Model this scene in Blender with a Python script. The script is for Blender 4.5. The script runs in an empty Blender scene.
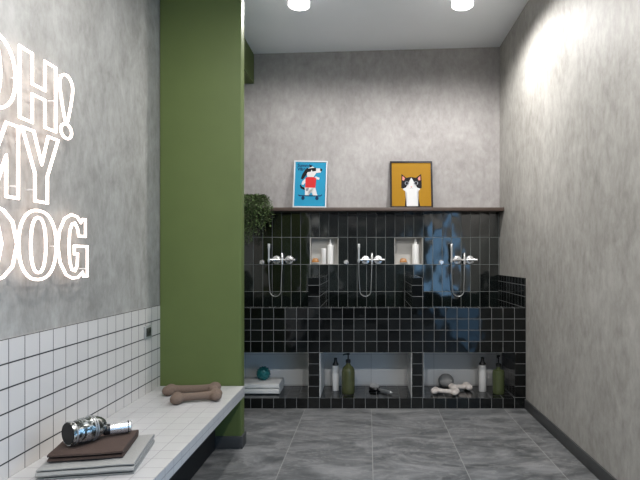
import bpy, bmesh, math, random
from mathutils import Vector, Matrix, noise

random.seed(7)
S = bpy.context.scene
COL = S.collection
PI = math.pi

# ------------------------------------------------------------------ layout (metres; camera at x=0, y=0)
HC = 1.30                 # eye height
XL, XR = -1.428, 1.3731   # side walls
YB = 5.50                 # back wall face
YF = 4.58                 # front of the wash station
YP = 3.62                 # front of the green partition
YE = -2.6                 # entrance wall
NR = .0912                # what stands in the bays
NZ = .09                  # top of the wash station's base
BT = .431                 # bench top
TX = .0997                # small tile pitch
TZ = .0975
PX = [-.5188, -.4206, .3824, .4832, 1.2775]   # divider edges


def zceil(x):
    return 3.44 + (x + 1.19) * .028


# ------------------------------------------------------------------ materials
MATS = {}


class NT:
    """small helper around a node tree"""
    def __init__(s, name):
        m = bpy.data.materials.new(name)
        m.use_nodes = True
        s.m = m
        s.t = m.node_tree
        s.n = s.t.nodes
        s.b = s.n['Principled BSDF']
        MATS[name] = m

    def new(s, ty, **kw):
        n = s.n.new(ty)
        for k, v in kw.items():
            setattr(n, k, v)
        return n

    def link(s, a, b):
        s.t.links.new(a, b)

    def math(s, op, a, b=None, c=None):
        n = s.new('ShaderNodeMath', operation=op)
        for i, v in enumerate((a, b, c)):
            if v is None:
                continue
            if isinstance(v, (int, float)):
                n.inputs[i].default_value = v
            else:
                s.link(v, n.inputs[i])
        return n.outputs[0]

    def mix(s, f, a, b):
        n = s.new('ShaderNodeMix', data_type='RGBA')
        for sock, v in ((n.inputs[0], f), (n.inputs[6], a), (n.inputs[7], b)):
            if isinstance(v, (int, float)):
                sock.default_value = v
            elif isinstance(v, (tuple, list)):
                sock.default_value = (*v, 1) if len(v) == 3 else v
            else:
                s.link(v, sock)
        return n.outputs[2]

    def noise(s, vec, scale, detail=4, rough=.55, dist=0):
        n = s.new('ShaderNodeTexNoise')
        n.inputs['Scale'].default_value = scale
        n.inputs['Detail'].default_value = detail
        n.inputs['Roughness'].default_value = rough
        n.inputs['Distortion'].default_value = dist
        if vec is not None:
            s.link(vec, n.inputs['Vector'])
        return n.outputs['Fac']

    def ramp(s, f, stops):
        n = s.new('ShaderNodeValToRGB')
        e = n.color_ramp.elements
        while len(e) < len(stops):
            e.new(.5)
        for i, (p, c) in enumerate(stops):
            e[i].position = p
            e[i].color = (*c, 1)
        s.link(f, n.inputs[0])
        return n.outputs[0]

    def bump(s, h, strength, dist=.002, prev=None):
        n = s.new('ShaderNodeBump')
        n.inputs['Strength'].default_value = strength
        n.inputs['Distance'].default_value = dist
        s.link(h, n.inputs['Height'])
        if prev is not None:
            s.link(prev, n.inputs['Normal'])
        return n.outputs[0]

    def pos(s, scale=None):
        g = s.new('ShaderNodeNewGeometry')
        p = g.outputs['Position']
        if scale:
            mp = s.new('ShaderNodeMapping')
            mp.inputs['Scale'].default_value = scale
            s.link(p, mp.inputs['Vector'])
            p = mp.outputs[0]
        return p

    def objco(s):
        return s.new('ShaderNodeTexCoord').outputs['Object']

    def color(s, v):
        if isinstance(v, (tuple, list)):
            s.b.inputs['Base Color'].default_value = (*v, 1)
        else:
            s.link(v, s.b.inputs['Base Color'])

    def set(s, **kw):
        for k, v in kw.items():
            i = s.b.inputs[k.replace('_', ' ')]
            if isinstance(v, (int, float, tuple)):
                i.default_value = v
            else:
                s.link(v, i)


def plain(name, col, rough=.5, metal=0., var=.06, nscale=40, bump=0., **kw):
    t = NT(name)
    f = t.noise(t.objco(), nscale, 3)
    lo = tuple(c * (1 - var) for c in col)
    hi = tuple(min(1, c * (1 + var)) for c in col)
    t.color(t.mix(f, lo, hi))
    t.set(Roughness=rough, Metallic=metal)
    for k, v in kw.items():
        t.set(**{k: v})
    if bump:
        t.set(Normal=t.bump(f, bump, .003))
    return t.m


def concrete(name, a, b, c, seed=0.):
    t = NT(name)
    p = t.pos((1, 1, .8))
    big = t.noise(p, 1.3, 6, .6, .4)
    mid = t.noise(t.pos((1, 1, .7)), 4.5, 7, .68, 1.2)
    fine = t.noise(t.pos((1, 1, .55)), 22, 5, .65)
    f = t.math('ADD', t.math('MULTIPLY', big, .34), t.math('ADD', t.math('MULTIPLY', mid, .33), t.math('MULTIPLY', fine, .33)))
    col = t.ramp(f, [(.37, a), (.5, b), (.63, c)])
    t.color(col)
    t.set(Roughness=.62)
    t.b.inputs['Specular IOR Level'].default_value = .35
    t.set(Normal=t.bump(f, .25, .006))
    return t.m


def tiled(name, tile, grout, pitch, origin, gw=.003, rough=.08, ior=1.5, wav=.25, wscale=14, var=.25, tile2=None,
          grough=.8, tilt=0., gwz=None):
    """grid of tiles laid by position on any axis-aligned face; faces seen edge-on drop the lines of their own axis"""
    t = NT(name)
    g = t.new('ShaderNodeNewGeometry')
    sp = t.new('ShaderNodeSeparateXYZ')
    t.link(g.outputs['Position'], sp.inputs[0])
    sn = t.new('ShaderNodeSeparateXYZ')
    t.link(g.outputs['True Normal'], sn.inputs[0])
    grouts, cells = [], []
    for i in range(3):
        if not pitch[i]:
            continue
        u = t.math('DIVIDE', t.math('SUBTRACT', sp.outputs[i], origin[i]), pitch[i])
        d = t.math('ABSOLUTE', t.math('SUBTRACT', t.math('FRACT', t.math('ADD', u, .5)), .5))   # 0 on a joint
        w = gwz if (gwz and i == 2) else gw
        half = w / 2 / pitch[i]
        line = t.new('ShaderNodeMapRange', interpolation_type='SMOOTHSTEP')
        t.link(d, line.inputs[0])
        line.inputs[1].default_value = half * .8
        line.inputs[2].default_value = half * 1.25
        line.inputs[3].default_value = 1
        line.inputs[4].default_value = 0
        off = t.math('LESS_THAN', t.math('ABSOLUTE', sn.outputs[i]), .6)
        grouts.append(t.math('MULTIPLY', line.outputs[0], off))
        cells.append(t.math('MULTIPLY', t.math('FLOOR', u), off))
    gm = grouts[0]
    for x in grouts[1:]:
        gm = t.math('MAXIMUM', gm, x)
    cx = t.new('ShaderNodeCombineXYZ')
    for i, c in enumerate(cells):
        t.link(c, cx.inputs[i])
    wn = t.new('ShaderNodeTexWhiteNoise', noise_dimensions='3D')
    t.link(cx.outputs[0], wn.inputs['Vector'])
    lo = tuple(c * (1 - var) for c in tile)
    hi = tile2 or tuple(min(1, c * (1 + var)) for c in tile)
    tc = t.mix(wn.outputs['Value'], lo, hi)
    t.color(t.mix(gm, tc, grout))
    t.set(Roughness=t.math('ADD', t.math('MULTIPLY', gm, grough - rough), rough))
    t.b.inputs['IOR'].default_value = ior
    # handmade glaze: slow waves, offset per tile, plus the sunken joint
    of = t.new('ShaderNodeVectorMath', operation='SCALE')
    t.link(wn.outputs['Color'], of.inputs[0])
    of.inputs['Scale'].default_value = tilt
    ad = t.new('ShaderNodeVectorMath', operation='ADD')
    t.link(of.outputs[0], ad.inputs[0])
    t.link(g.outputs['Position'], ad.inputs[1])
    wv = t.noise(ad.outputs[0], wscale, .4, .5)
    nb = t.bump(wv, wav, .02)
    nb = t.bump(t.math('SUBTRACT', 1, gm), .5, .0015, nb)
    t.set(Normal=nb)
    return t.m


def emissive(name, col, strength):
    t = NT(name)
    t.color(col)
    t.b.inputs['Emission Color'].default_value = (*col, 1)
    t.b.inputs['Emission Strength'].default_value = strength
    return t.m


def slate():
    """dark slate floor slabs with a running bond and drifting pale veins"""
    t = NT('slate_floor')
    px, py = .575, 1.15
    sp = t.new('ShaderNodeSeparateXYZ')
    t.link(t.pos(), sp.inputs[0])
    u = t.math('DIVIDE', t.math('SUBTRACT', sp.outputs[0], .03), px)
    cu = t.math('FLOOR', u)
    v = t.math('ADD', t.math('DIVIDE', t.math('SUBTRACT', sp.outputs[1], 3.52), py), t.math('MULTIPLY', cu, .37))
    cv = t.math('FLOOR', v)

    def joint(c, pitch, w):
        d = t.math('ABSOLUTE', t.math('SUBTRACT', t.math('FRACT', t.math('ADD', c, .5)), .5))
        return t.math('LESS_THAN', d, w / 2 / pitch)
    ju = joint(u, px, .005)
    jv = joint(v, py, .003)
    cx = t.new('ShaderNodeCombineXYZ')
    t.link(cu, cx.inputs[0])
    t.link(cv, cx.inputs[1])
    wn = t.new('ShaderNodeTexWhiteNoise', noise_dimensions='3D')
    t.link(cx.outputs[0], wn.inputs['Vector'])
    sc = t.new('ShaderNodeVectorMath', operation='SCALE')
    t.link(wn.outputs['Color'], sc.inputs[0])
    sc.inputs['Scale'].default_value = 9
    ad = t.new('ShaderNodeVectorMath', operation='ADD')
    t.link(sc.outputs[0], ad.inputs[0])
    t.link(t.pos((1.0, 2.2, 1)), ad.inputs[1])
    big = t.noise(ad.outputs[0], 1.5, 8, .64, 1.8)
    vein = t.noise(ad.outputs[0], 3.0, 9, .7, 3.2)
    base = t.ramp(big, [(.34, (.064, .068, .070)), (.50, (.125, .130, .132)), (.66, (.205, .210, .212))])
    vm = t.ramp(vein, [(.50, (0, 0, 0)), (.60, (.35, .35, .35)), (.66, (0, 0, 0))])
    c = t.mix(vm, base, (.32, .32, .315))
    c = t.mix(t.math('MULTIPLY', ju, .75), c, (.30, .30, .29))
    c = t.mix(t.math('MULTIPLY', jv, .35), c, (.06, .06, .06))
    t.color(c)
    t.set(Roughness=t.math('ADD', t.math('MULTIPLY', big, .25), .28))
    t.set(Normal=t.bump(big, .25, .006))
    return t.m


M_WALL = concrete('concrete_plaster', (.232, .224, .204), (.335, .326, .302), (.440, .430, .404))
M_WALLB = concrete('concrete_plaster_back', (.27, .255, .247), (.35, .334, .325), (.436, .42, .411))
M_DARKW = plain('reflection_dimming_charcoal', (.03, .031, .033), .7, var=.1, nscale=3)  # unseen entrance wall, coloured dark to dim its reflection in the tiles
M_CEIL = plain('ceiling_paint', (.90, .935, .965), .8, var=.03, nscale=3)
M_GREEN = plain('green_paint', (.103, .138, .045), .5, var=.07, nscale=5)
MATS['green_paint'].node_tree.nodes['Principled BSDF'].inputs['Specular IOR Level'].default_value = .2
M_SLATE = slate()
M_BASE = plain('dark_baseboard', (.045, .047, .048), .45, var=.3, nscale=12)
M_PLINTH_SHADE = plain('shade_black_plinth', (.008, .008, .008), .7, var=.2, nscale=12)  # near-black stands in for the deep shade under the bench
M_BLACK = tiled('black_square_tile', (.005, .006, .006), (.17, .175, .175), (TX, TX, TZ), (XR, YF, .8768), .0040, .08, 1.42, .25, 7, .5, tilt=1.)
M_TALL = tiled('black_tall_tile', (.006, .009, .008), (.12, .135, .13), (.0985, .0985, .283), (-.605, YB, 1.2436), .0038, .11, 2.1, .40, 6.5, .5, tilt=.5)
M_WHITE = tiled('white_square_tile', (.60, .575, .55), (.02, .022, .022), (.0989, .0989, TZ), (XL, 2.0945, .984), .0038, .16, 1.5, .08, 9, .02, tilt=2., gwz=.006)
M_BENCH = tiled('white_bench_tile', (.50, .50, .50), (.26, .26, .265), (.0972, .0989, .1), (XL, 2.0945, BT - .034), .004, .2, 1.5, .05, 9, .02, tilt=2.)
M_NICHE = tiled('pale_niche_tile', (.88, .89, .88), (.5, .5, .5), (.6, .6, .29), (.03, .3, .4868 - .097 - .29), .003, .3, 1.5, .03, 9, .02)
M_LINER = plain('niche_plaster', (.50, .49, .46), .6, var=.05, nscale=8)
M_NEON = emissive('neon_tube', (1.0, .83, .76), 2.5)
M_LED = emissive('lamp_diffuser', (1.0, .97, .95), 12.)
M_WPAINT = plain('white_metal', (.78, .78, .77), .4, var=.02)
M_CHROME = plain('chrome', (.88, .88, .88), .25, .75, .03)
M_STEEL = plain('brushed_steel', (.72, .73, .73), .32, .75, .05)
M_HOSE = plain('steel_hose', (.42, .43, .43), .35, .75, .05)
M_BLKPL = plain('black_plastic', (.012, .012, .013), .3, var=.1)
M_DRYBACK = plain('dark_grille', (.008, .008, .008), .7, var=.2)
M_SHELF = plain('walnut_shelf', (.075, .052, .042), .45, var=.25, nscale=9)
M_BROWN = plain('brown_towel', (.060, .038, .030), .95, var=.3, nscale=160, bump=.6)
M_GREYT = plain('grey_towel', (.29, .295, .285), .95, var=.12, nscale=160, bump=.6)
M_WHITET = plain('white_towel', (.80, .80, .78), .95, var=.06, nscale=160, bump=.6)
M_BONE = plain('taupe_plush', (.150, .108, .082), .95, var=.22, nscale=120, bump=.5)
M_WBONE = plain('cream_chew', (.86, .78, .72), .7, var=.12, nscale=30, bump=.2)
M_WBOT = plain('white_bottle', (.82, .82, .80), .35, var=.02)
M_LABEL = plain('bottle_print', (.55, .56, .56), .5, var=.05)
M_GBOT = plain('olive_glass', (.080, .090, .038), .12, var=.15, nscale=20)
M_GBOT2 = plain('green_glass', (.085, .106, .046), .14, var=.12, nscale=20)
M_TEAL = plain('teal_rubber', (.010, .145, .150), .4, var=.15)
M_GREYB = plain('grey_felt', (.34, .34, .33), .9, var=.15, nscale=60, bump=.4)
M_AMBER = plain('amber_soap', (.42, .185, .045), .3, var=.2, nscale=25)
M_DISH = plain('dish_ceramic', (.75, .73, .68), .25, var=.03)
M_BRISTLE = plain('brush_bristles', (.62, .62, .60), .8, var=.2, nscale=200, bump=.6)
M_LEAF = plain('leaf_green', (.085, .145, .045), .55, var=.45, nscale=14)
M_STEM = plain('stem_green', (.05, .06, .025), .7)
M_POT = plain('clay_pot', (.16, .15, .14), .7)
M_PW = plain('white_frame', (.58, .61, .63), .4, var=.02)
M_PK = plain('black_frame', (.012, .010, .009), .35, var=.1)
M_CYAN = plain('poster_cyan', (.016, .25, .42), .55, var=.05, nscale=9)
for _n in ('poster_cyan',):
    MATS[_n].node_tree.nodes['Principled BSDF'].inputs['Specular IOR Level'].default_value = .15
M_NAVY = plain('poster_navy', (.006, .028, .075), .6)
M_INK = plain('poster_ink', (.008, .007, .008), .6)
M_PWHT = plain('poster_white', (.62, .62, .62), .6, var=.03)
M_RED = plain('poster_red', (.56, .028, .030), .6, var=.08)
M_YEL = plain('poster_yellow', (.315, .160, .003), .55, var=.05)
M_PINK = plain('poster_pink', (.62, .21, .17), .6)
M_GREYI = plain('poster_grey', (.20, .21, .24), .6)
M_SOCK = plain('socket_plate', (.30, .31, .30), .4, var=.03)
M_SOCKD = plain('socket_insert', (.03, .032, .032), .4, var=.1)
for _n in ('poster_navy', 'poster_ink', 'poster_white', 'poster_red', 'poster_yellow', 'black_frame'):
    MATS[_n].node_tree.nodes['Principled BSDF'].inputs['Specular IOR Level'].default_value = .15
M_BACKING = plain('poster_backing', (.12, .10, .08), .8)
M_ADDED_SASH = plain('added_window_metal', (.03, .032, .035), .4)


def marbled():
    t = NT('marbled_chrome')
    f = t.noise(t.objco(), 32, 3, .6, 1.5)
    t.color(t.ramp(f, [(.40, (.07, .075, .07)), (.50, (.30, .32, .30)), (.58, (.72, .74, .72))]))
    t.set(Roughness=.22, Metallic=.85)
    return t.m


M_MARB = marbled()


# ------------------------------------------------------------------ mesh helpers
def finish(name, bm, mats, parent=None, smooth=False, loc=None):
    me = bpy.data.meshes.new(name)
    bmesh.ops.recalc_face_normals(bm, faces=bm.faces)
    bm.to_mesh(me)
    bm.free()
    for m in (mats if isinstance(mats, (list, tuple)) else [mats]):
        me.materials.append(m)
    if smooth:
        me.polygons.foreach_set('use_smooth', [True] * len(me.polygons))
        if smooth != 'all':
            try:
                me.set_sharp_from_angle(angle=math.radians(38))
            except Exception:
                pass
    o = bpy.data.objects.new(name, me)
    COL.objects.link(o)
    if parent:
        o.parent = parent
    if loc:
        o.location = loc
    return o


def add_box(bm, x0, x1, y0, y1, z0, z1, bev=0., seg=2):
    r = bmesh.ops.create_cube(bm, size=1)
    vs = r['verts']
    for v in vs:
        v.co = Vector(((x0 + x1) / 2 + v.co.x * (x1 - x0), (y0 + y1) / 2 + v.co.y * (y1 - y0), (z0 + z1) / 2 + v.co.z * (z1 - z0)))
    if bev:
        es = list({e for v in vs for e in v.link_edges})
        bmesh.ops.bevel(bm, geom=es, offset=bev, segments=seg, affect='EDGES', profile=.5)


def box(name, x0, x1, y0, y1, z0, z1, mat, parent=None, bev=0.):
    bm = bmesh.new()
    add_box(bm, x0, x1, y0, y1, z0, z1, bev)
    return finish(name, bm, mat, parent, smooth=bool(bev))


def boxes(name, lst, mat, parent=None, bev=0.):
    bm = bmesh.new()
    for b in lst:
        add_box(bm, *b, bev)
    return finish(name, bm, mat, parent, smooth=bool(bev))


def add_lathe(bm, prof, n=32, mtx=None, mat=0):
    """prof: (radius, height) from bottom to top, closed with caps"""
    rings = []
    for r, z in prof:
        ring = []
        for k in range(n):
            a = 2 * PI * k / n
            p = Vector((r * math.cos(a), r * math.sin(a), z))
            ring.append(bm.verts.new(mtx @ p if mtx else p))
        rings.append(ring)
    for a, b in zip(rings, rings[1:]):
        for k in range(n):
            f = bm.faces.new((a[k], a[(k + 1) % n], b[(k + 1) % n], b[k]))
            f.material_index = mat
    bm.faces.new(rings[0][::-1]).material_index = mat
    bm.faces.new(rings[-1]).material_index = mat


def lathe(name, prof, mat, parent=None, n=32, mtx=None):
    bm = bmesh.new()
    add_lathe(bm, prof, n, mtx)
    return finish(name, bm, mat, parent, smooth=True)


def axis_mtx(p, d):
    return Matrix.Translation(p) @ Vector((0, 0, 1)).rotation_difference(Vector(d)).to_matrix().to_4x4()


def add_tube(bm, pts, r, n=8, closed=False, up=None):
    pts = [Vector(p) for p in pts]
    N = len(pts)
    rr = r if isinstance(r, (list, tuple)) else [r] * N
    rings = []
    ref = Vector(up) if up else None
    for i, p in enumerate(pts):
        if closed:
            t = (pts[(i + 1) % N] - p).normalized() + (p - pts[i - 1]).normalized()
        else:
            t = Vector((0, 0, 0))
            if i < N - 1:
                t += (pts[i + 1] - p).normalized()
            if i > 0:
                t += (p - pts[i - 1]).normalized()
        t.normalize()
        if ref is None:
            ref = Vector((0, 0, 1)) if abs(t.z) < .9 else Vector((1, 0, 0))
        a = t.cross(ref).normalized()
        b = a.cross(t).normalized()
        if not up:
            ref = b
        # widen across a corner so the tube keeps its thickness
        s = 1.
        if (closed or 0 < i < N - 1):
            c = (pts[(i + 1) % N] - p).normalized().dot(t)
            s = min(1.6, 1 / max(c, .3))
        rings.append([bm.verts.new(p + (a * math.cos(2 * PI * k / n) * s + b * math.sin(2 * PI * k / n)) * rr[i]) for k in range(n)])
    m = N if closed else N - 1
    for i in range(m):
        A, B = rings[i], rings[(i + 1) % N]
        for k in range(n):
            bm.faces.new((A[k], A[(k + 1) % n], B[(k + 1) % n], B[k]))
    if not closed:
        bm.faces.new(rings[0][::-1])
        bm.faces.new(rings[-1])


def tube(name, pts, r, mat, parent=None, n=10, closed=False):
    bm = bmesh.new()
    add_tube(bm, pts, r, n, closed)
    return finish(name, bm, mat, parent, smooth=True)


def empty(name, loc, rz=0):
    o = bpy.data.objects.new(name, None)
    COL.objects.link(o)
    o.location = loc
    o.rotation_euler = (0, 0, rz)
    o.empty_display_size = .1
    return o


def tag(o, label, cat, group=None):
    o['label'] = label
    o['category'] = cat
    if group:
        o['group'] = group
    return o


def struct(o):
    o['kind'] = 'structure'
    return o


def duplicate(root, loc, label, rz=None):
    r = root.copy()
    COL.objects.link(r)
    r.location = loc
    r['label'] = label
    if rz is not None:
        r.rotation_euler = (0, 0, rz)
    for ch in list(root.children):
        c = ch.copy()
        COL.objects.link(c)
        c.parent = r
        for g in ch.children:
            d = g.copy()
            COL.objects.link(d)
            d.parent = c
    return r


# ------------------------------------------------------------------ the room
struct(box('floor', XL - .2, XR + .2, YE - .2, YB + .3, -.12, 0, M_SLATE))

# ceiling, falling slightly to the left
bm = bmesh.new()
xa, xb = XL - .2, XR + .2
vs = [bm.verts.new(p) for p in ((xa, YE - .2, zceil(xa)), (xb, YE - .2, zceil(xb)), (xb, YB + .3, zceil(xb)), (xa, YB + .3, zceil(xa)))]
vt = [bm.verts.new(v.co + Vector((0, 0, .15))) for v in vs]
bm.faces.new(vs)
bm.faces.new(vt[::-1])
for i in range(4):
    bm.faces.new((vs[i], vt[i], vt[(i + 1) % 4], vs[(i + 1) % 4]))
struct(finish('ceiling', bm, M_CEIL))

ZT = 3.60
struct(box('wall_left', XL - .2, XL - .006, YE, YB + .2, 0, ZT, M_WALL))
struct(box('wall_left_tiled', XL - .006, XL, YE, YP, 0, .984, M_WHITE))
struct(box('wall_entrance', XL - .2, XR + .2, YE - .2, YE, 0, ZT, M_DARKW))

# right wall with a tall unseen window opening, added to let in blue light
WY0, WY1, WZ1 = -2.2, 2.56, 1.98
struct(boxes('wall_right', [(XR, XR + .07, WY1, YB + .2, 0, ZT), (XR, XR + .07, YE, WY0, 0, ZT), (XR, XR + .07, WY0, WY1, WZ1, ZT)], M_WALL))
fr = []
n = 2
for k in range(n + 1):
    y = WY0 + (WY1 - WY0) * k / n
    a = max(WY0, y - .018)
    b = min(WY1, y + .018)
    fr.append((XR + .045, XR + .065, a, b, 0, WZ1))
for z0, z1 in ((0, .06), (WZ1 - .06, WZ1)):
    fr.append((XR + .046, XR + .064, WY0, WY1, z0, z1))
w1 = struct(boxes('added_window_1', fr, M_ADDED_SASH))  # frame of the added opening, out of view

# back wall: plaster above, tall black tiles below, two recesses
NX = [(-.605, -.3095), (.2755, .571)]
NZ0, NZ1 = 1.2436, 1.5265
ZS = 1.786
struct(box('wall_back', XL - .2, XR + .2, YB, YB + .2, ZS, ZT, M_WALLB))
L = [(XL - .2, XR + .2, YB, YB + .2, 0, NZ0), (XL - .2, XR + .2, YB, YB + .2, NZ1, ZS)]
xs = [XL - .2, NX[0][0], NX[0][1], NX[1][0], NX[1][1], XR + .2]
for i in (0, 2, 4):
    L.append((xs[i], xs[i + 1], YB, YB + .2, NZ0, NZ1))
struct(boxes('wall_back_tiled', L, M_TALL))
for k, (a, b) in enumerate(NX):
    th = .006
    struct(boxes('trim_%d' % (k + 1), [(a, b, YB + .125, YB + .14, NZ0, NZ1), (a, a + th, YB + .004, YB + .125, NZ0, NZ1), (b - th, b, YB + .004, YB + .125, NZ0, NZ1),
                                     (a + th, b - th, YB + .004, YB + .125, NZ0, NZ0 + th), (a + th, b - th, YB + .004, YB + .125, NZ1 - th, NZ1)], M_LINER))

# green partition and beam
XP = -.871
bm = bmesh.new()
add_box(bm, XL, XP, YP, YP + .10, 0, zceil(XL) + .0)
es = [e for e in bm.edges if abs(e.verts[0].co.x - XP) < 1e-4 and abs(e.verts[1].co.x - XP) < 1e-4 and abs(e.verts[0].co.z - e.verts[1].co.z) > 1]
bmesh.ops.bevel(bm, geom=es, offset=.012, segments=3, affect='EDGES', profile=.5)
struct(finish('wall_partition', bm, M_GREEN, smooth=True))
struct(box('trim_3', XL, -1.19, YP + .10, YB, 3.13, zceil(XL), M_GREEN, bev=0))
# baseboards
struct(boxes('baseboard_partition', [(XL, XP + .012, YP - .013, YP, 0, .085), (XP, XP + .012, YP, YP + .1, 0, .085)], M_BASE, bev=.002))
struct(box('baseboard_right', XR - .014, XR, WY1, YF - .002, 0, .085, M_BASE, bev=.003))

# ------------------------------------------------------------------ wash station
ws = tag(empty('washing_station', (0, YF, 0)), 'black tiled built-in dog washing station with three open bays along the back wall', 'washing station')


def wpart(name, lst, mat):
    q = .0006   # a hair of clearance to the walls and floor
    lst = [(max(a, XL + q), min(b, XR - q), c, min(d, YB - q), max(e, q), f) for a, b, c, d, e, f in lst]
    o = boxes(name, [(a, b, c - YF, d - YF, e, f) for a, b, c, d, e, f in lst], mat)
    o.parent = ws
    return o


BAYS = [(-1.33, PX[0]), (PX[1], PX[2]), (PX[3], PX[4])]
wpart('base', [(XL, XR, YF, YB, 0, NZ)], M_BLACK)
wpart('front_panel', [(XL, XR, YF, YF + .1, .4868, .8768)], M_BLACK)
wpart('basin_floor', [(XL, XR, YF + .1, YB, .4868, .56)], M_BLACK)
for a, b in ((PX[0], PX[1]), (PX[2], PX[3])):
    wpart('pillar', [(a, b, YF, 5.06, NZ, .4868)], M_BLACK)
    wpart('divider', [(a, b, YF, YB, .8768, 1.135), (a, b, YF + .1, YB, .56, .8768)], M_BLACK)
wpart('pillar', [(PX[4], XR, YF, 5.06, NZ, .4868)], M_BLACK)
wpart('pillar', [(XL, -1.33, YF, 5.06, NZ, .4868)], M_BLACK)
wpart('side_splash', [(XR - .012, XR, YF, YB, .8768, 1.135), (XR - .012, XR, YF + .1, YB, .56, .8768)], M_BLACK)
wpart('side_splash', [(XL, XL + .012, YF, YB, .8768, 1.135), (XL, XL + .012, YF + .1, YB, .56, .8768)], M_BLACK)
for k, (a, b) in enumerate(BAYS):
    lst = [(a, b, 5.04, 5.06, NZ, .4868)]
    if k > 0:
        lst.append((a, a + .004, YF + .012, 5.04, NZ, .4868))
    if k < 2:
        lst.append((b - .004, b, YF + .012, 5.04, NZ, .4868))
    p = wpart('bay_lining', lst, M_NICHE)
    p['label'] = 'pale grey lining of an open bay'

# ------------------------------------------------------------------ tiled bench
XBN = -.845
bm = bmesh.new()
add_box(bm, XL + .0006, XBN, YE + .02, YP - .014, BT - .068, BT)
b = finish('bench', bm, M_BENCH)
box('added_plinth', XL + .0006, -1.045, YE + .02, YP - .014, .0006, BT - .0685, M_PLINTH_SHADE, b)  # support added where the dark shade lies beneath the bench
tag(b, 'long white tiled bench cantilevered from the left wall', 'bench')

# ------------------------------------------------------------------ ceiling lamps
def make_lamp():
    r = empty('ceiling_lamp', (0, 0, 0))
    prof = [(.078, .034), (.086, .034), (.086, .136)]
    lathe('housing', prof + [(.0855, .139)], M_WPAINT, r, 40)
    lathe('diffuser', [(.080, .0), (.0845, .003), (.0845, .0335)], M_LED, r, 40)
    return r


lamp0 = make_lamp()
lamp0['group'] = 'cylinder ceiling lamps'
lamp0['category'] = 'ceiling lamp'
LAMPS = [(-.553, 4.22, 'white cylinder ceiling lamp on the left, above the blue dog poster'),
         (.757, 4.22, 'white cylinder ceiling lamp on the right, above the yellow cat poster'),
         (-.553, 1.7, 'added unseen white cylinder ceiling lamp beside the left wall with the neon sign'),  # from here on, lamps added out of view to brighten the room
         (.757, 1.7, 'added unseen white cylinder ceiling lamp beside the bare right wall'),
         (-.553, -.8, 'added unseen white cylinder ceiling lamp nearer the entrance on the sign side'),
         (.757, -.8, 'added unseen white cylinder ceiling lamp nearer the entrance on the added window side'),
         ]
for i, (x, y, lb) in enumerate(LAMPS):
    z = 3.326
    if i == 0:
        o = lamp0
        o.location = (x, y, z)
        o['label'] = lb
    else:
        o = duplicate(lamp0, (x, y, z), lb)
    o.scale = (1, 1, (zceil(x - .086) - .001 - z) / .139)
    ld = bpy.data.lights.new('lamp_light', 'SPOT')
    ld.energy = (71, 71, 30, 30, 80, 80)[i]
    ld.spot_size = math.radians(178)
    ld.spot_blend = (.42, .42, .5, .5, .22, .22)[i]
    ld.shadow_soft_size = .07
    ld.color = (1, .97, .95)
    lo = bpy.data.objects.new('lamp_light', ld)
    COL.objects.link(lo)
    lo.parent = o
    lo.location = (0, 0, -.02)

# ------------------------------------------------------------------ neon sign
SK = 1.393 / 1.444
sign = tag(empty('neon_sign', (XL + .035, 2.2, 1.7)), 'glowing white neon sign reading OH! MY DOG on the left wall', 'neon sign')
sx, sy, sz = XL + .035, 2.2, 1.7


def smoothpoly(pts, n=40):
    """closed Catmull-Rom through pts"""
    N = len(pts)
    out = []
    per = max(2, n // N)
    for i in range(N):
        p0, p1, p2, p3 = (Vector(pts[(i + k - 1) % N]) for k in range(4))
        for j in range(per):
            t = j / per
            out.append(.5 * ((2 * p1) + (p2 - p0) * t + (2 * p0 - 5 * p1 + 4 * p2 - p3) * t * t + (3 * p1 - p0 - 3 * p2 + p3) * t ** 3))
    return out


def subdiv(pts):
    """closed polygon with doubled corner points, for crisp bends"""
    out = []
    N = len(pts)
    for i in range(N):
        a, b, c = (Vector(pts[(i + k - 1) % N]) for k in range(3))
        da, dc = (a - b), (c - b)
        ea = min(.035, da.length * .3)
        ec = min(.035, dc.length * .3)
        out += [b + da.normalized() * ea, b, b + dc.normalized() * ec]
    return out


def letter(loops, y0, y1, z0, z1, label):
    bm = bmesh.new()
    for lp in loops:
        q = []
        for u, v in lp:
            Y = (y0 + (y1 - y0) * u) * SK
            Z = HC + (z0 + (z1 - z0) * v - HC) * SK
            q.append((0, Y - sy, Z - sz))
        add_tube(bm, q, .0062, 8, True, up=(1, 0, 0))
    o = finish('neon_letter', bm, M_NEON, sign, smooth='all')
    return o


def ell(cx, cy, rx, ry, n=36, p=2.3):
    out = []
    for k in range(n):
        a = 2 * PI * k / n
        c, s = math.cos(a), math.sin(a)
        out.append(Vector((cx + rx * math.copysign(abs(c) ** (2 / p), c), cy + ry * math.copysign(abs(s) ** (2 / p), s))))
    return out


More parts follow.
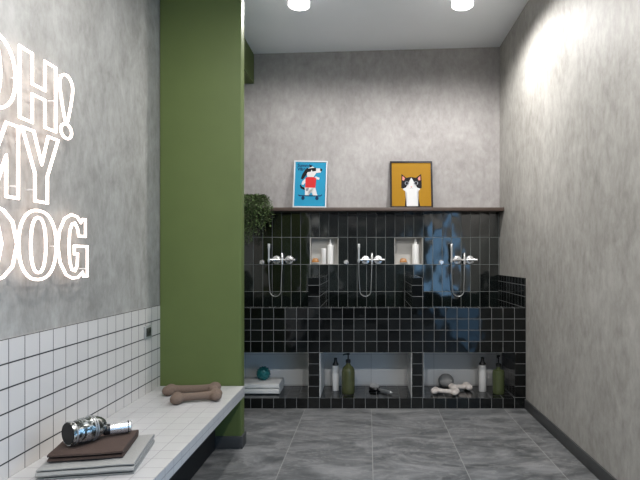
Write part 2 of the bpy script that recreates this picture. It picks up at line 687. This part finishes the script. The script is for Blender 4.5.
O_ = [ell(.5, .5, .5, .5), ell(.5, .5, .2, .40)]
H_ = [subdiv([(0, 1), (.32, 1), (.32, .56), (.68, .56), (.68, 1), (1, 1), (1, 0), (.68, 0), (.68, .41), (.32, .41), (.32, 0), (0, 0)])]
X_ = [smoothpoly([(.5, 1.), (.85, .93), (.92, .75), (.62, .31), (.5, .27), (.38, .31), (.08, .75), (.15, .93)], 48), ell(.5, .105, .36, .115, 24, 2)]
M_ = [subdiv([(0, 1), (.24, 1), (.5, .42), (.76, 1), (1, 1), (1, 0), (.76, 0), (.76, .55), (.56, .1), (.44, .1), (.24, .55), (.24, 0), (0, 0)])]
Y_ = [subdiv([(0, 1), (.30, 1), (.52, .56), (.70, 1), (1, 1), (.68, .40), (.68, 0), (.33, 0), (.33, .40)])]
D_ = [[Vector(p) for p in ((0, 1), (.2, 1), (.45, .995), (.7, .94), (.9, .8), (1, .5), (.9, .2), (.7, .06), (.45, .005), (.2, 0), (0, 0), (0, .25), (0, .75))],
      [Vector(p) for p in ((.30, .88), (.45, .86), (.58, .76), (.66, .5), (.58, .24), (.45, .14), (.30, .12), (.30, .4), (.30, .65))]]
G_ = [[Vector(p) for p in ((.86, .97), (.97, .97), (.97, .68), (.72, .68), (.68, .80), (.58, .89), (.48, .87), (.40, .75), (.37, .5), (.40, .25), (.48, .12), (.58, .10), (.66, .18), (.68, .38),
                           (.56, .38), (.56, .51), (1.04, .51), (1.04, .0), (.90, .0), (.86, .07), (.70, -.01), (.5, -.02), (.28, .04), (.08, .24), (0, .5), (.06, .74), (.22, .94), (.45, 1.02), (.66, 1.0), (.80, .91))]]
letter(O_, 1.86, 2.158, 1.885, 2.185, 'O')
letter(H_, 2.185, 2.436, 1.888, 2.183, 'H')
letter(X_, 2.46, 2.585, 1.88, 2.18, '!')
letter(M_, 1.875, 2.175, 1.55, 1.845, 'M')
letter(Y_, 2.20, 2.455, 1.552, 1.852, 'Y')
letter(D_, 1.895, 2.168, 1.21, 1.512, 'D')
letter(O_, 2.178, 2.44, 1.21, 1.512, 'O')
letter(G_, 2.452, 2.70, 1.212, 1.510, 'G')
# standoffs that hold the tubes off the wall
for yy, zz in ((2.185, 2.05), (2.436, 2.03), (2.0, 2.185), (2.52, 2.18), (1.875, 1.7), (2.175, 1.6), (2.28, 1.6), (1.895, 1.36), (2.309, 1.512), (2.309, 1.21), (2.70, 1.25), (2.452, 1.36)):
    Y = yy * SK
    Z = HC + (zz - HC) * SK
    tube('standoff', [(0, Y - sy, Z - sz), (-.0345, Y - sy, Z - sz)], .003, M_WPAINT, sign, 6)

# ------------------------------------------------------------------ wall socket
so = tag(empty('wall_socket', (XL, 3.41, .828)), 'small grey power socket with dark insert set in the white wall tiles', 'socket')
bm = bmesh.new()
add_box(bm, 0, .008, -.056, .056, -.042, .042, .003)
finish('plate', bm, M_SOCK, so, True)
bm = bmesh.new()
add_box(bm, .008, .011, -.034, .034, -.027, .027, .0012)
finish('insert', bm, M_SOCKD, so, True)
bm = bmesh.new()
for k in (-.017, .017):
    add_lathe(bm, [(.010, 0), (.010, .002)], 20, axis_mtx((.011, k, 0), (1, 0, 0)))
finish('outlet', bm, M_BLKPL, so, True)


# ------------------------------------------------------------------ folded cloth
def folded(name, w, d, layers, t, mat, seed, gap=.0015, wob=.003, bow=.0):
    """a strip of cloth folded back and forth; folds show front and back, layer edges at the sides; base at z=0"""
    path = []
    step = t + gap
    for k in range(layers):
        z = t / 2 + k * step
        xs = [-d / 2 + step / 2 + (d - step) * j / 14 for j in range(15)]
        if k % 2:
            xs.reverse()
        for x in xs:
            path.append((x, z))
        if k < layers - 1:
            s = 1 if k % 2 == 0 else -1
            for a in (-.5, 0, .5):
                path.append((xs[-1] + s * math.cos(a * 2.2) * step / 2, z + step / 2 + math.sin(a * 2.2) * step / 2 * .9))
    left, right = [], []
    N = len(path)
    for i, (x, z) in enumerate(path):
        x0, z0 = path[max(0, i - 1)]
        x1, z1 = path[min(N - 1, i + 1)]
        tx, tz = x1 - x0, z1 - z0
        l = math.hypot(tx, tz) or 1
        nx, nz = -tz / l, tx / l
        hh = t / 2 * (.55 if i in (0, N - 1) else 1)
        left.append((x + nx * hh, z + nz * hh))
        right.append((x - nx * hh, z - nz * hh))
    out = left + right[::-1]
    bm = bmesh.new()
    seg = 14
    rings = []
    H = layers * step
    for j in range(seg + 1):
        u = j / seg
        X = (u - .5) * w
        ring = []
        edge = 1 - .25 * max(0, abs(u - .5) * 2 - .93) / .07
        for (y, z) in out:
            nz = noise.noise(Vector((X * 9 + seed, y * 9, z * 30)))
            n2 = noise.noise(Vector((X * 4 + seed * 3, y * 4, seed)))
            zz = z + max(0., z / H) * (wob * nz + bow * n2)
            ring.append(bm.verts.new((X * (1 + .012 * noise.noise(Vector((y * 7, z * 60, seed)))), y + wob * .7 * n2, max(0, zz))))
        rings.append(ring)
    m = len(out)
    for a, b in zip(rings, rings[1:]):
        for k in range(m):
            bm.faces.new((a[k], a[(k + 1) % m], b[(k + 1) % m], b[k]))
    # end caps as strips between the two sides of the cloth
    for ring in (rings[0], rings[-1]):
        for k in range(N - 1):
            bm.faces.new((ring[k], ring[k + 1], ring[m - 2 - k], ring[m - 1 - k]))
    return finish(name, bm, mat, None, smooth=True)


g = folded('towel', .362, .37, 4, .0068, M_GREYT, 1.7, gap=.0050, wob=.004, bow=.006)
g.location = (-1.155, 2.275, BT + .0006)
g.rotation_euler = (0, 0, math.radians(10))
tag(g, 'folded pale grey towel at the bottom of the pile on the white bench', 'towel')
gt = BT + 4 * .0118 + .001
br = folded('towel', .285, .285, 2, .0135, M_BROWN, 5.1, gap=.004, wob=.003, bow=.003)
br.location = (-1.178, 2.28, gt)
br.rotation_euler = (0, 0, math.radians(11))
tag(br, 'folded dark brown towel under the chrome hair dryer', 'towel')
bt = gt + 2 * .0175 + .001

# ------------------------------------------------------------------ hair dryer
pa, pb = Vector((-1.270, 2.230, bt + .053)), Vector((-1.188, 2.368, bt + .050))
ax = (pb - pa).normalized()
dr = tag(empty('hair_dryer', (-1.214, 2.272, bt)), 'chrome marbled hair dryer with round black nozzle lying on the brown towel', 'hair dryer')
inv = Matrix.Translation((-1.23, 2.30, bt)).inverted()
A = inv @ axis_mtx(pa, ax) @ Matrix.Diagonal((1.12, 1.12, 1, 1))
lathe('barrel', [(.034, .004), (.0425, .0), (.0445, .006), (.0435, .012), (.042, .03), (.0455, .05), (.0475, .075), (.047, .1), (.044, .118), (.040, .13), (.034, .145), (.026, .156)], M_MARB, dr, 40, A)
lathe('nozzle', [(.037, -.0015), (.0395, -.0015), (.0395, .003), (.036, .003)], M_DRYBACK, dr, 36, A)
bm = bmesh.new()
for z, r in ((.016, .0432), (.094, .0482), (.104, .0478)):
    add_lathe(bm, [(r, z - .003), (r + .0012, z - .0015), (r + .0012, z + .0015), (r, z + .003)], 40, A)
finish('band', bm, M_HOSE, dr, True)
hb = pb + ax * .006 + Vector((.0, -.004, -.024))
he = Vector((-1.092, 2.425, bt + .0265))
hx = (he - hb).normalized()
B = inv @ axis_mtx(hb, hx) @ Matrix.Diagonal((1.26, 1.26, 1, 1))
hl = (he - hb).length
lathe('collar', [(.016, -.006), (.019, .0), (.019, .012), (.0185, .02)], M_BLKPL, dr, 28, B)
lathe('handle', [(.0185, .02), (.019, .03), (.020, hl * .6), (.0205, hl - .012), (.0205, hl - .004), (.017, hl)], M_CHROME, dr, 28, B)
bm = bmesh.new()
add_lathe(bm, [(.0215, hl - .016), (.0215, hl - .012)], 28, B)
finish('handle_ring', bm, M_BLKPL, dr, True)


# ------------------------------------------------------------------ bone toys
def bone(name, length, rs, rk, mat, z_flat=1., seed=0, bend=0.):
    """one closed surface: shaft blending into two lobes at each end (metaball-like union by remesh)"""
    bm = bmesh.new()
    n = 12
    pts, rad = [], []
    for k in range(n + 1):
        u = k / n * 2 - 1
        pts.append((u * length / 2 * .86, bend * (1 - u * u), rk * .92 if False else rk * z_flat))
        rad.append(rs * (1 + .35 * abs(u) ** 3))
    add_tube(bm, pts, rad, 16)
    for sx_ in (-1, 1):
        for sy_ in (-1, 1):
            r = bmesh.ops.create_uvsphere(bm, u_segments=20, v_segments=14, radius=1)
            k = rk * (1 + .08 * sx_ * sy_)
            for v in r['verts']:
                v.co = Vector((v.co.x * k * 1.08 + sx_ * length / 2 * .84, v.co.y * k + sy_ * rk * 1.0, v.co.z * k * z_flat + rk * z_flat))
    o = finish(name, bm, mat, None, smooth='all')
    md = o.modifiers.new('remesh', 'REMESH')
    md.mode = 'VOXEL'
    md.voxel_size = rk * .11
    md.use_smooth_shade = True
    sm = o.modifiers.new('smooth', 'SMOOTH')
    sm.factor = .6
    sm.iterations = 8
    return o


b1 = bone('bone_toy', .27, .024, .034, M_BONE, .9)
b1.location = (-1.045, 3.215, BT + .001)
b1.rotation_euler = (0, 0, math.radians(17))
tag(b1, 'taupe plush bone, the nearer of the two on the white bench', 'bone toy', 'taupe bone toys on the bench')
b2 = bone('bone_toy', .33, .024, .034, M_BONE, .9)
b2.location = (-1.135, 3.40, BT + .001)
b2.rotation_euler = (0, 0, math.radians(7))
tag(b2, 'taupe plush bone lying behind the other, against the green partition', 'bone toy', 'taupe bone toys on the bench')

# ------------------------------------------------------------------ shelf and plant
YSF = 5.31
sh = box('shelf', XL, XR, YSF, YB, ZS, ZS + .034, M_SHELF, bev=.002)
tag(sh, 'long dark brown wooden shelf above the black tiled wall', 'shelf')
SZ = ZS + .034

pl = tag(empty('trailing_plant', (-1.14, 5.42, SZ)), 'bushy green plant trailing over the left end of the shelf beside the green partition', 'plant')
lathe('pot', [(.045, .0015), (.058, .002), (.065, .09), (.068, .09), (.068, .1), (.06, .1)], M_POT, pl, 28)
rnd = random.Random(3)
bml, bms = bmesh.new(), bmesh.new()
for s in range(150):
    x0 = rnd.uniform(-.20, .165)
    side = x0 + rnd.uniform(-.02, .03)
    drop = rnd.uniform(.05, .40) * max(.32, (1.0 - max(0, x0 + .02) * 3.2))
    top = rnd.uniform(.06, .115)
    yf = -.14 - rnd.uniform(0.02, .10)
    path = [Vector((x0 * .2, 0, .095)), Vector((x0 * .6, yf * .35, .095 + top * .35)), Vector((side * .95, yf * .8, top * .75)), Vector((side, yf, .0)), Vector((side + rnd.uniform(-.02, .02), yf + rnd.uniform(-.01, .02), -drop * .5)), Vector((side + rnd.uniform(-.035, .035), yf + .01, -drop))]
    add_tube(bms, path, .0015, 4)
    nl = int(9 + drop * 55)
    for k in range(nl):
        u = (k + rnd.random()) / nl * (len(path) - 1)
        i = min(int(u), len(path) - 2)
        if u < .8:
            continue
        p = path[i].lerp(path[i + 1], u - i)
        d = Vector((rnd.uniform(-1, 1), rnd.uniform(-1.1, .3), rnd.uniform(-.8, .7))).normalized()
        L_ = rnd.uniform(.016, .030)
        wd = d.cross(Vector((rnd.uniform(-.5, .5), rnd.uniform(-.5, .5), 1))).normalized() * L_ * .36
        nrm = d.cross(wd).normalized() * L_ * .12
        q = [p, p + d * L_ * .45 + wd + nrm, p + d * L_, p + d * L_ * .45 - wd + nrm, p + d * L_ * .5]
        if min(c.y for c in q) < -.34 or max(c.y for c in q) > .07 or (min(c.z for c in q) < .006 and max(c.y for c in q) > -.114):
            continue
        v = [bml.verts.new(c) for c in q]
        for f in ((0, 1, 4), (1, 2, 4), (2, 3, 4), (3, 0, 4)):
            bml.faces.new([v[j] for j in f])
fo = finish('foliage', bml, M_LEAF, pl)
finish('stem', bms, M_STEM, pl)


# ------------------------------------------------------------------ posters
def poster(name, cx, w, h, lean, fw, fmat, bgmat, shapes, lettering=None, roll=0.):
    """framed print leaning on the wall: local x right, z up along the sheet, y out of the wall is negative"""
    r = empty(name, (cx, YB - .012 - math.sin(lean) * h, SZ + .0012 + abs(roll) * w / 2 + math.sin(lean) * .012))
    r.rotation_euler = (-lean, roll, 0)
    hw = w / 2
    bm = bmesh.new()
    for b_ in ((-hw, -hw + fw, 0, h), (hw - fw, hw, 0, h), (-hw + fw, hw - fw, 0, fw), (-hw + fw, hw - fw, h - fw, h)):
        add_box(bm, b_[0], b_[1], -.012, .008, b_[2], b_[3])
    finish('frame', bm, fmat, r)
    box('backing', -hw + fw, hw - fw, 0, .006, fw, h - fw, M_BACKING, r)
    mats = [bgmat]
    bm = bmesh.new()
    add_box(bm, -hw + fw, hw - fw, -.004, -.0005, fw, h - fw)
    iw, ih = w - 2 * fw, h - 2 * fw
    for lvl, (m, pts) in enumerate(shapes):
        if m not in mats:
            mats.append(m)
        mi = mats.index(m)
        y = -.0042 - .00012 * lvl
        vs_ = [bm.verts.new((-hw + fw + u * iw, y, fw + v * ih)) for u, v in pts]
        f = bm.faces.new(vs_)
        f.material_index = mi
    bmesh.ops.triangulate(bm, faces=[f for f in bm.faces if len(f.verts) > 4])
    me = bpy.data.meshes.new('print')
    bm.to_mesh(me)
    bm.free()
    for m in mats:
        me.materials.append(m)
    o = bpy.data.objects.new('print', me)
    COL.objects.link(o)
    o.parent = r
    for k, (txt, u, v, size) in enumerate(lettering or []):
        cu = bpy.data.curves.new('lettering', 'FONT')
        cu.body = txt
        cu.size = size
        cu.extrude = .0002
        cu.offset = .0014
        cu.materials.append(M_NAVY)
        tmp = bpy.data.objects.new('tmp', cu)
        tm = bpy.data.meshes.new_from_object(tmp)
        bpy.data.objects.remove(tmp)
        tm.name = 'lettering'
        to = bpy.data.objects.new('lettering', tm)
        COL.objects.link(to)
        to.parent = r
        to.rotation_euler = (PI / 2, 0, 0)
        to.location = (-hw + fw + u * iw, -.0048, fw + v * ih)
    return r


def circ(cx, cy, rx, ry, n=20, a0=0, a1=2 * PI):
    return [(cx + rx * math.cos(a0 + (a1 - a0) * k / n), cy + ry * math.sin(a0 + (a1 - a0) * k / n)) for k in range(n if a1 - a0 > 6 else n + 1)]


DOG = [
    (M_NAVY, [(.12, .245), (.16, .225), (.84, .225), (.90, .26), (.885, .275), (.83, .25), (.17, .25), (.135, .268)]),    # board
    (M_NAVY, circ(.28, .185, .055, .042)), (M_NAVY, circ(.73, .185, .055, .042)),
    (M_INK, [(.16, .47), (.20, .40), (.33, .36), (.33, .42), (.24, .44), (.19, .49)]),                                    # tail
    (M_PWHT, [(.32, .44), (.66, .44), (.70, .33), (.74, .25), (.60, .25), (.56, .33), (.50, .36), (.44, .33), (.46, .25), (.34, .25), (.34, .34)]),
    (M_PWHT, [(.24, .56), (.34, .63), (.36, .55), (.28, .48), (.22, .49)]), (M_PWHT, [(.64, .62), (.78, .60), (.80, .645), (.66, .68)]),
    (M_RED, [(.34, .645), (.46, .665), (.60, .665), (.69, .63), (.67, .42), (.34, .42)]),                                 # vest
    (M_PWHT, [(.40, .66), (.37, .78), (.42, .86), (.56, .90), (.64, .86), (.82, .86), (.86, .82), (.82, .765), (.68, .755), (.60, .66)]),
    (M_INK, [(.42, .80), (.36, .70), (.25, .60), (.19, .62), (.23, .72), (.33, .83), (.40, .88)]),                       # swept-back ear
    (M_INK, [(.46, .875), (.45, .955), (.55, .895)]),                                                                      # pricked ear
    (M_INK, [(.80, .862), (.875, .845), (.86, .79), (.81, .80)]),
    (M_INK, [(.385, .85), (.67, .875), (.675, .80), (.56, .785), (.53, .83), (.50, .78), (.40, .77)]),                    # glasses
    (M_GREYI, [(.36, .40), (.46, .42), (.44, .35), (.37, .34)]),                                                           # flank patch
]
CAT = [
    (M_INK, [(.33, 0), (.355, .13), (.375, .26), (.36, .36), (.64, .36), (.66, .26), (.69, .13), (.72, 0)]),
    (M_PWHT, [(.375, 0), (.39, .15), (.38, .30), (.33, .40), (.50, .45), (.69, .40), (.64, .30), (.645, .15), (.665, 0)]),
    (M_INK, [(.24, .42), (.245, .52), (.26, .60), (.25, .745), (.37, .655), (.50, .675), (.62, .655), (.755, .745), (.745, .60), (.765, .52), (.765, .42), (.66, .385), (.34, .385)]),
    (M_PINK, [(.27, .60), (.275, .70), (.34, .645), (.31, .59)]), (M_PINK, [(.735, .60), (.73, .70), (.665, .645), (.69, .59)]),
    (M_PWHT, [(.275, .40), (.36, .43), (.44, .48), (.475, .62), (.50, .655), (.53, .62), (.56, .48), (.65, .43), (.73, .40), (.66, .33), (.50, .29), (.35, .33)]),
    (M_GREYI, circ(.385, .53, .055, .042)), (M_GREYI, circ(.62, .53, .055, .042)),
    (M_INK, circ(.385, .53, .03, .034)), (M_INK, circ(.62, .53, .03, .034)),
    (M_PINK, [(.475, .455), (.53, .455), (.503, .43)]),
    (M_INK, [(.45, .405), (.50, .418), (.555, .405), (.503, .427)]),
]
p1 = poster('framed_poster', (309.4 - 368) * 5.40 / 527, .345, .500, .16, .0125, M_PW, M_CYAN, DOG, [('Summer', .07, .892, .046), ('Vibe', .07, .805, .046)], roll=math.radians(.9))
tag(p1, 'white framed blue poster of a dog on a skateboard, leaning on the shelf', 'poster')
p2 = poster('framed_poster', (411.7 - 368) * 5.40 / 527, .438, .498, .16, .017, M_PK, M_YEL, CAT)
tag(p2, 'black framed yellow poster of a black and white cat, leaning on the shelf', 'poster')


# ------------------------------------------------------------------ showers
def make_shower():
    r = empty('shower_mixer', (0, 0, 0))
    Y = -.052
    # thermostat bar
    bm = bmesh.new()
    add_lathe(bm, [(.012, 0), (.0145, .003), (.0145, .045), (.011, .05), (.011, .215), (.0145, .22), (.0145, .262), (.012, .265)], 24, axis_mtx((-.13, Y, 0), (1, 0, 0)))
    finish('mixer_bar', bm, M_CHROME, r, True)
    for s in (-1, 1):
        lathe('wall_rosette', [(.046, 0), (.046, .006), (.042, .011), (.018, .014), (.0125, .02), (.0125, .048)], M_CHROME, r, 32, axis_mtx((s * .066, 0, 0), (0, -1, 0)))
    bm = bmesh.new()
    add_lathe(bm, [(.011, -.05), (.012, -.045), (.012, .055), (.0095, .062), (.0095, .072), (.006, .075)], 20, axis_mtx((0, Y - .004, 0), (0, 0, 1)))
    finish('lever', bm, M_CHROME, r, True)
    h = lathe('hand_shower', [(.0075, -.03), (.009, -.02), (.0095, .08), (.011, .11), (.014, .13), (.0145, .162), (.011, .168)], M_STEEL, r, 20, axis_mtx((-.135, Y - .018, 0), (0, .04, 1)))
    bm = bmesh.new()
    add_tube(bm, [(-.135, 0, -.005), (-.135, Y - .012, -.005)], .006, 10)
    add_lathe(bm, [(.014, -.012), (.014, .012)], 16, axis_mtx((-.135, Y - .018, -.005), (0, 0, 1)))
    finish('holder', bm, M_STEEL, r, True)
    pts = []
    yh = Y - .018
    for k in range(41):
        u = k / 40
        if u < .38:
            pts.append(Vector((-.135 + .012 * (u / .38) ** 2, yh, -.03 - (.29) * u / .38)))
        elif u < .62:
            a = (u - .38) / .24 * PI
            pts.append(Vector((-.0665 - .0565 * math.cos(a), yh, -.32 - .055 * math.sin(a))))
        else:
            t = (u - .62) / .38
            pts.append(Vector((-.010 + .010 * t, yh + .014 * t, -.32 + .27 * t)))
    bm = bmesh.new()
    dense = []
    for a, b_ in zip(pts, pts[1:]):
        for j in range(5):
            dense.append(a.lerp(b_, j / 5))
    dense.append(pts[-1])
    add_tube(bm, dense, [.0052 if k % 2 else .0036 for k in range(len(dense))], 8)
    finish('hose', bm, M_HOSE, r, 'all')
    return r


ZM = 1.290
sh0 = make_shower()
sh0['category'] = 'shower'
sh0['group'] = 'chrome shower sets on the tiled wall'
SX = [(282.2, 'chrome shower mixer with hanging hose nearest the green plant', -.222, 'small round chrome wall knob nearest the green plant'),
      (371.9, 'chrome shower mixer with hanging hose in the middle bay', -.268, 'small round chrome wall knob beside the middle shower'),
      (464.4, 'chrome shower mixer with hanging hose nearest the bare right wall', -.232, 'small round chrome wall knob beside the right shower on bluish tiles')]
kn0 = None
for i, (px, lb, kd, kl) in enumerate(SX):
    x = (px - 368) * 5.45 / 527
    if i == 0:
        sh0.location = (x, YB, ZM)
        sh0['label'] = lb
    else:
        duplicate(sh0, (x, YB, ZM), lb)
    loc = (x + kd, YB, 1.264)
    if kn0 is None:
        kn0 = empty('diverter_valve', loc)  # knob of a diverter valve, fixed to the wall
        tag(kn0, kl, 'valve', 'chrome wall knobs beside the showers')
        lathe('escutcheon', [(.027, 0), (.027, .004), (.024, .007)], M_CHROME, kn0, 28, axis_mtx((0, 0, 0), (0, -1, 0)))
        lathe('button', [(.019, .007), (.020, .010), (.020, .024), (.017, .028)], M_CHROME, kn0, 28, axis_mtx((0, 0, 0), (0, -1, 0)))
    else:
        duplicate(kn0, loc, kl)


# ------------------------------------------------------------------ recess contents
def cyl_bottle(name, loc, r, h, hn, label, group=None, cap=None, nozzle=True):
    o = empty(name, loc)
    tag(o, label, 'bottle', group)
    lathe('body', [(r * .9, 0), (r, .004), (r, h - .012), (r * .93, h - .004), (r * .55, h)], M_WBOT, o, 28)
    lathe('cap', [(r * .5, h), (r * .5, h + hn * .35), (r * .30, h + hn * .42), (r * .26, h + hn * .9), (r * .16, h + hn)], cap or M_WBOT, o, 20)
    return o


ZN = NZ0 + .006
YN = YB + .055
PN = 527 / YN


def nx(px):
    return (px - 368) / PN


cyl_bottle('bottle', (nx(330.4), YN, ZN), .0325, .200, .062, 'tall white bottle in the left wall recess')
sb = empty('bottle', (nx(323.9), YN - .02, ZN))
tag(sb, 'short white bottle in the left wall recess beside the tall one', 'bottle')
lathe('body', [(.024, 0), (.0265, .004), (.0265, .135)], M_WBOT, sb, 28)
lathe('cap', [(.0265, .135), (.027, .137), (.027, .158), (.024, .162)], M_WPAINT, sb, 28)
cyl_bottle('bottle', (nx(415.4), YN, ZN), .036, .208, .056, 'white bottle in the right wall recess beside the amber soap')


def soap(px, where):
    loc = (nx(px), YN - .02, ZN)
    d = lathe('soap_dish', [(.036, 0), (.046, .004), (.052, .016), (.049, .016), (.044, .009), (.02, .008)], M_DISH, None, 32)
    d.location = loc
    tag(d, 'small pale soap dish in the %s wall recess' % where, 'soap dish')
    bm = bmesh.new()
    add_box(bm, -.038, .038, -.024, .024, 0, .05, .014, 4)
    s = finish('soap', bm, M_AMBER, None, True)
    for v in s.data.vertices:
        k = 1 - .35 * (v.co.z / .05) ** 2
        v.co.x *= k
        v.co.y *= k
    s.location = (loc[0], loc[1], ZN + .0085)
    tag(s, 'amber soap block on the dish in the %s wall recess' % where, 'soap')


soap(315.6, 'left')
soap(403.2, 'right')

# ------------------------------------------------------------------ things in the bays
wt = folded('towel', .41, .28, 2, .047, M_WHITET, 9.2, gap=.003, wob=.006)
wt.location = (-.998, 4.815, NR)
tag(wt, 'thick folded white towel under the teal ball in the left bay', 'towel')
ZTW = NZ + .101

tb = empty('spiky_ball', (-.958, 4.83, ZTW - .002))
tag(tb, 'teal knobbly rubber ball on the white towel', 'ball')
bm = bmesh.new()
R_ = .058
bmesh.ops.create_uvsphere(bm, u_segments=32, v_segments=20, radius=R_, matrix=Matrix.Translation((0, 0, R_ + .006)))
finish('core', bm, M_TEAL, tb, 'all')
bm = bmesh.new()
ng = 70
for k in range(ng):
    z = 1 - 2 * (k + .5) / ng
    a = k * 2.39996
    q = math.sqrt(1 - z * z)
    d = Vector((q * math.cos(a), q * math.sin(a), z))
    bmesh.ops.create_icosphere(bm, subdivisions=1, radius=.0085, matrix=Matrix.Translation(d * R_ + Vector((0, 0, R_ + .006))))
nub = finish('nub', bm, M_TEAL, tb, 'all')
nub['kind'] = 'stuff'


def pump_bottle(loc, prof, mat, hn, label, yaw, cat='bottle', group=None):
    o = empty('pump_bottle', loc, yaw)
    tag(o, label, cat, group)
    lathe('body', prof, mat, o, 36)
    h = prof[-1][1]
    r = prof[-1][0]
    lathe('collar', [(r * 1.1, h - .004), (r * 1.3, h), (r * 1.3, h + .022), (r * .8, h + .028)], M_BLKPL, o, 24)
    bm = bmesh.new()
    add_lathe(bm, [(.006, h + .02), (.006, h + hn - .016), (.014, h + hn - .014), (.015, h + hn - .002), (.012, h + hn)], 16)
    add_tube(bm, [(.0, 0, h + hn - .008), (-.022, 0, h + hn - .007), (-.042, 0, h + hn - .010), (-.048, 0, h + hn - .016)], [.008, .007, .006, .005], 10)
    finish('pump', bm, M_BLKPL, o, True)
    return o


def slim_bottle(x, y, r, h, label):
    o = empty('spray_bottle', (x, y, NR))
    tag(o, label, 'bottle')
    lathe('body', [(r * .9, 0), (r, .005), (r, h - .006), (r * .95, h)], M_WBOT, o, 32)
    lathe('cap', [(r * .92, h), (r * .92, h + .012), (r * .55, h + .03), (r * .45, h + .052), (r * .5, h + .066), (r * .3, h + .07)], M_BLKPL, o, 24)
    bm = bmesh.new()
    for k, (z, w) in enumerate(((h * .70, .6), (h * .62, .8), (h * .3, .5))):
        for j in range(9):
            a0 = -PI / 2 + (j - 4.5) / 4.5 * w
            a1 = -PI / 2 + (j - 3.5) / 4.5 * w
            q = [(math.cos(a) * (r + .0004), math.sin(a) * (r + .0004), zz) for a, zz in ((a0, z), (a1, z), (a1, z + .008), (a0, z + .008))]
            bm.faces.new([bm.verts.new(p) for p in q])
    bm.free()
    return o


slim_bottle(-.298, 4.845, .0305, .232, 'slim white bottle with black cap in the middle bay')
slim_bottle(1.047, 4.82, .0345, .242, 'slim white bottle with black cap in the right bay')
pump_bottle((-.178, 4.74, NR), [(.052, 0), (.058, .006), (.060, .02), (.060, .19), (.056, .215), (.044, .238), (.026, .254), (.019, .266), (.018, .28)], M_GBOT, .082,
            'round-shouldered olive glass pump bottle in the middle bay', math.radians(20))
pump_bottle((1.172, 4.735, NR), [(.047, 0), (.052, .005), (.053, .012), (.053, .198), (.050, .210), (.040, .216), (.020, .220), (.019, .245)], M_GBOT2, .10,
            'square-shouldered green pump bottle in the right bay', math.radians(65))

# pet brush
pbx, pby = (374.5 - 368) * 4.86 / 527, 4.86
pbr = tag(empty('pet_brush', (pbx, pby, NR), math.radians(-47)), 'grey oval pet brush lying in the middle bay', 'brush')
bm = bmesh.new()
add_lathe(bm, [(.036, 0), (.046, .006), (.050, .02), (.046, .03), (.03, .034)], 32)
for v in bm.verts:
    v.co.x *= 1.25
finish('head', bm, M_BLKPL, pbr, True)
bm = bmesh.new()
for i in range(-5, 6):
    for j in range(-4, 5):
        if (i / 5.4) ** 2 + (j / 4.4) ** 2 < 1:
            add_tube(bm, [(i * .0088, j * .0088, .033), (i * .0096, j * .0096, .056)], [.0028, .0018], 5)
bri = finish('bristle', bm, M_BRISTLE, pbr)
bri['kind'] = 'stuff'
bm = bmesh.new()
add_tube(bm, [(.050, 0, .018), (.085, 0, .017), (.13, 0, .018), (.20, 0, .017), (.225, 0, .016)], [.010, .012, .015, .014, .008], 14)
for v in bm.verts:
    v.co.z = .016 + (v.co.z - .016) * .9
finish('handle', bm, M_STEEL, pbr, 'all')

# chew bones and grey ball
c1 = bone('chew_bone', .215, .020, .030, M_WBONE, .9)
c1.location = ((445 - 368) * 4.72 / 527, 4.715, NR + .001)
c1.rotation_euler = (0, 0, math.radians(-19))
tag(c1, 'cream chew bone lying in front in the right bay', 'chew bone', 'cream chew bones in the right bay')
c2 = bone('chew_bone', .17, .022, .033, M_WBONE, .95)
c2.location = ((461 - 368) * 4.82 / 527, 4.85, NR + .001)
c2.rotation_euler = (0, 0, math.radians(12))
tag(c2, 'cream chew bone behind the other, beside the slim white bottle', 'chew bone', 'cream chew bones in the right bay')
bm = bmesh.new()
bmesh.ops.create_uvsphere(bm, u_segments=36, v_segments=22, radius=.068)
for v in bm.verts:
    k = noise.noise(v.co * 18)
    v.co = Vector((v.co.x * 1.06, v.co.y, v.co.z * .94)) * (1 + .02 * k)
gb = finish('ball', bm, M_GREYB, None, 'all')
gb.location = ((446 - 368) * 4.955 / 527, 4.955, NR + .066)
tag(gb, 'grey felt ball behind the cream chew bones', 'ball')

# ------------------------------------------------------------------ blue daylight through the added window
wd = bpy.data.worlds.new('World')
S.world = wd
wd.use_nodes = True
bg = wd.node_tree.nodes['Background']
bg.inputs[0].default_value = (.31, .61, 1.0, 1)
bg.inputs[1].default_value = 1.65
pt = bpy.data.lights.new('added_window_portal', 'AREA')
pt.shape = 'RECTANGLE'
pt.size = WZ1
pt.size_y = WY1 - WY0
pt.cycles.is_portal = True
po = bpy.data.objects.new('added_window_portal', pt)
COL.objects.link(po)
po.location = (XR + .16, (WY0 + WY1) / 2, WZ1 / 2)
po.rotation_euler = (0, PI / 2, 0)

# ------------------------------------------------------------------ camera
cam = bpy.data.cameras.new('Camera')
cam.sensor_fit = 'HORIZONTAL'
cam.sensor_width = 36
cam.lens = 527 / 640 * 36
cam.shift_x = -(368 - 320) / 640
cam.shift_y = (259 - 240) / 640
cam.clip_start = .05
co = bpy.data.objects.new('Camera', cam)
COL.objects.link(co)
co.location = (0, 0, HC)
co.rotation_euler = (PI / 2, 0, 0)
S.camera = co

S.view_settings.view_transform = 'Standard'
S.view_settings.look = 'None'
S.view_settings.gamma = 1
S.view_settings.use_curve_mapping = False
S.view_settings.exposure = .09
S.cycles.use_denoising = True
S.cycles.max_bounces = 10
S.cycles.diffuse_bounces = 6
S.cycles.glossy_bounces = 5
S.cycles.sample_clamp_indirect = 6
S.cycles.caustics_reflective = False
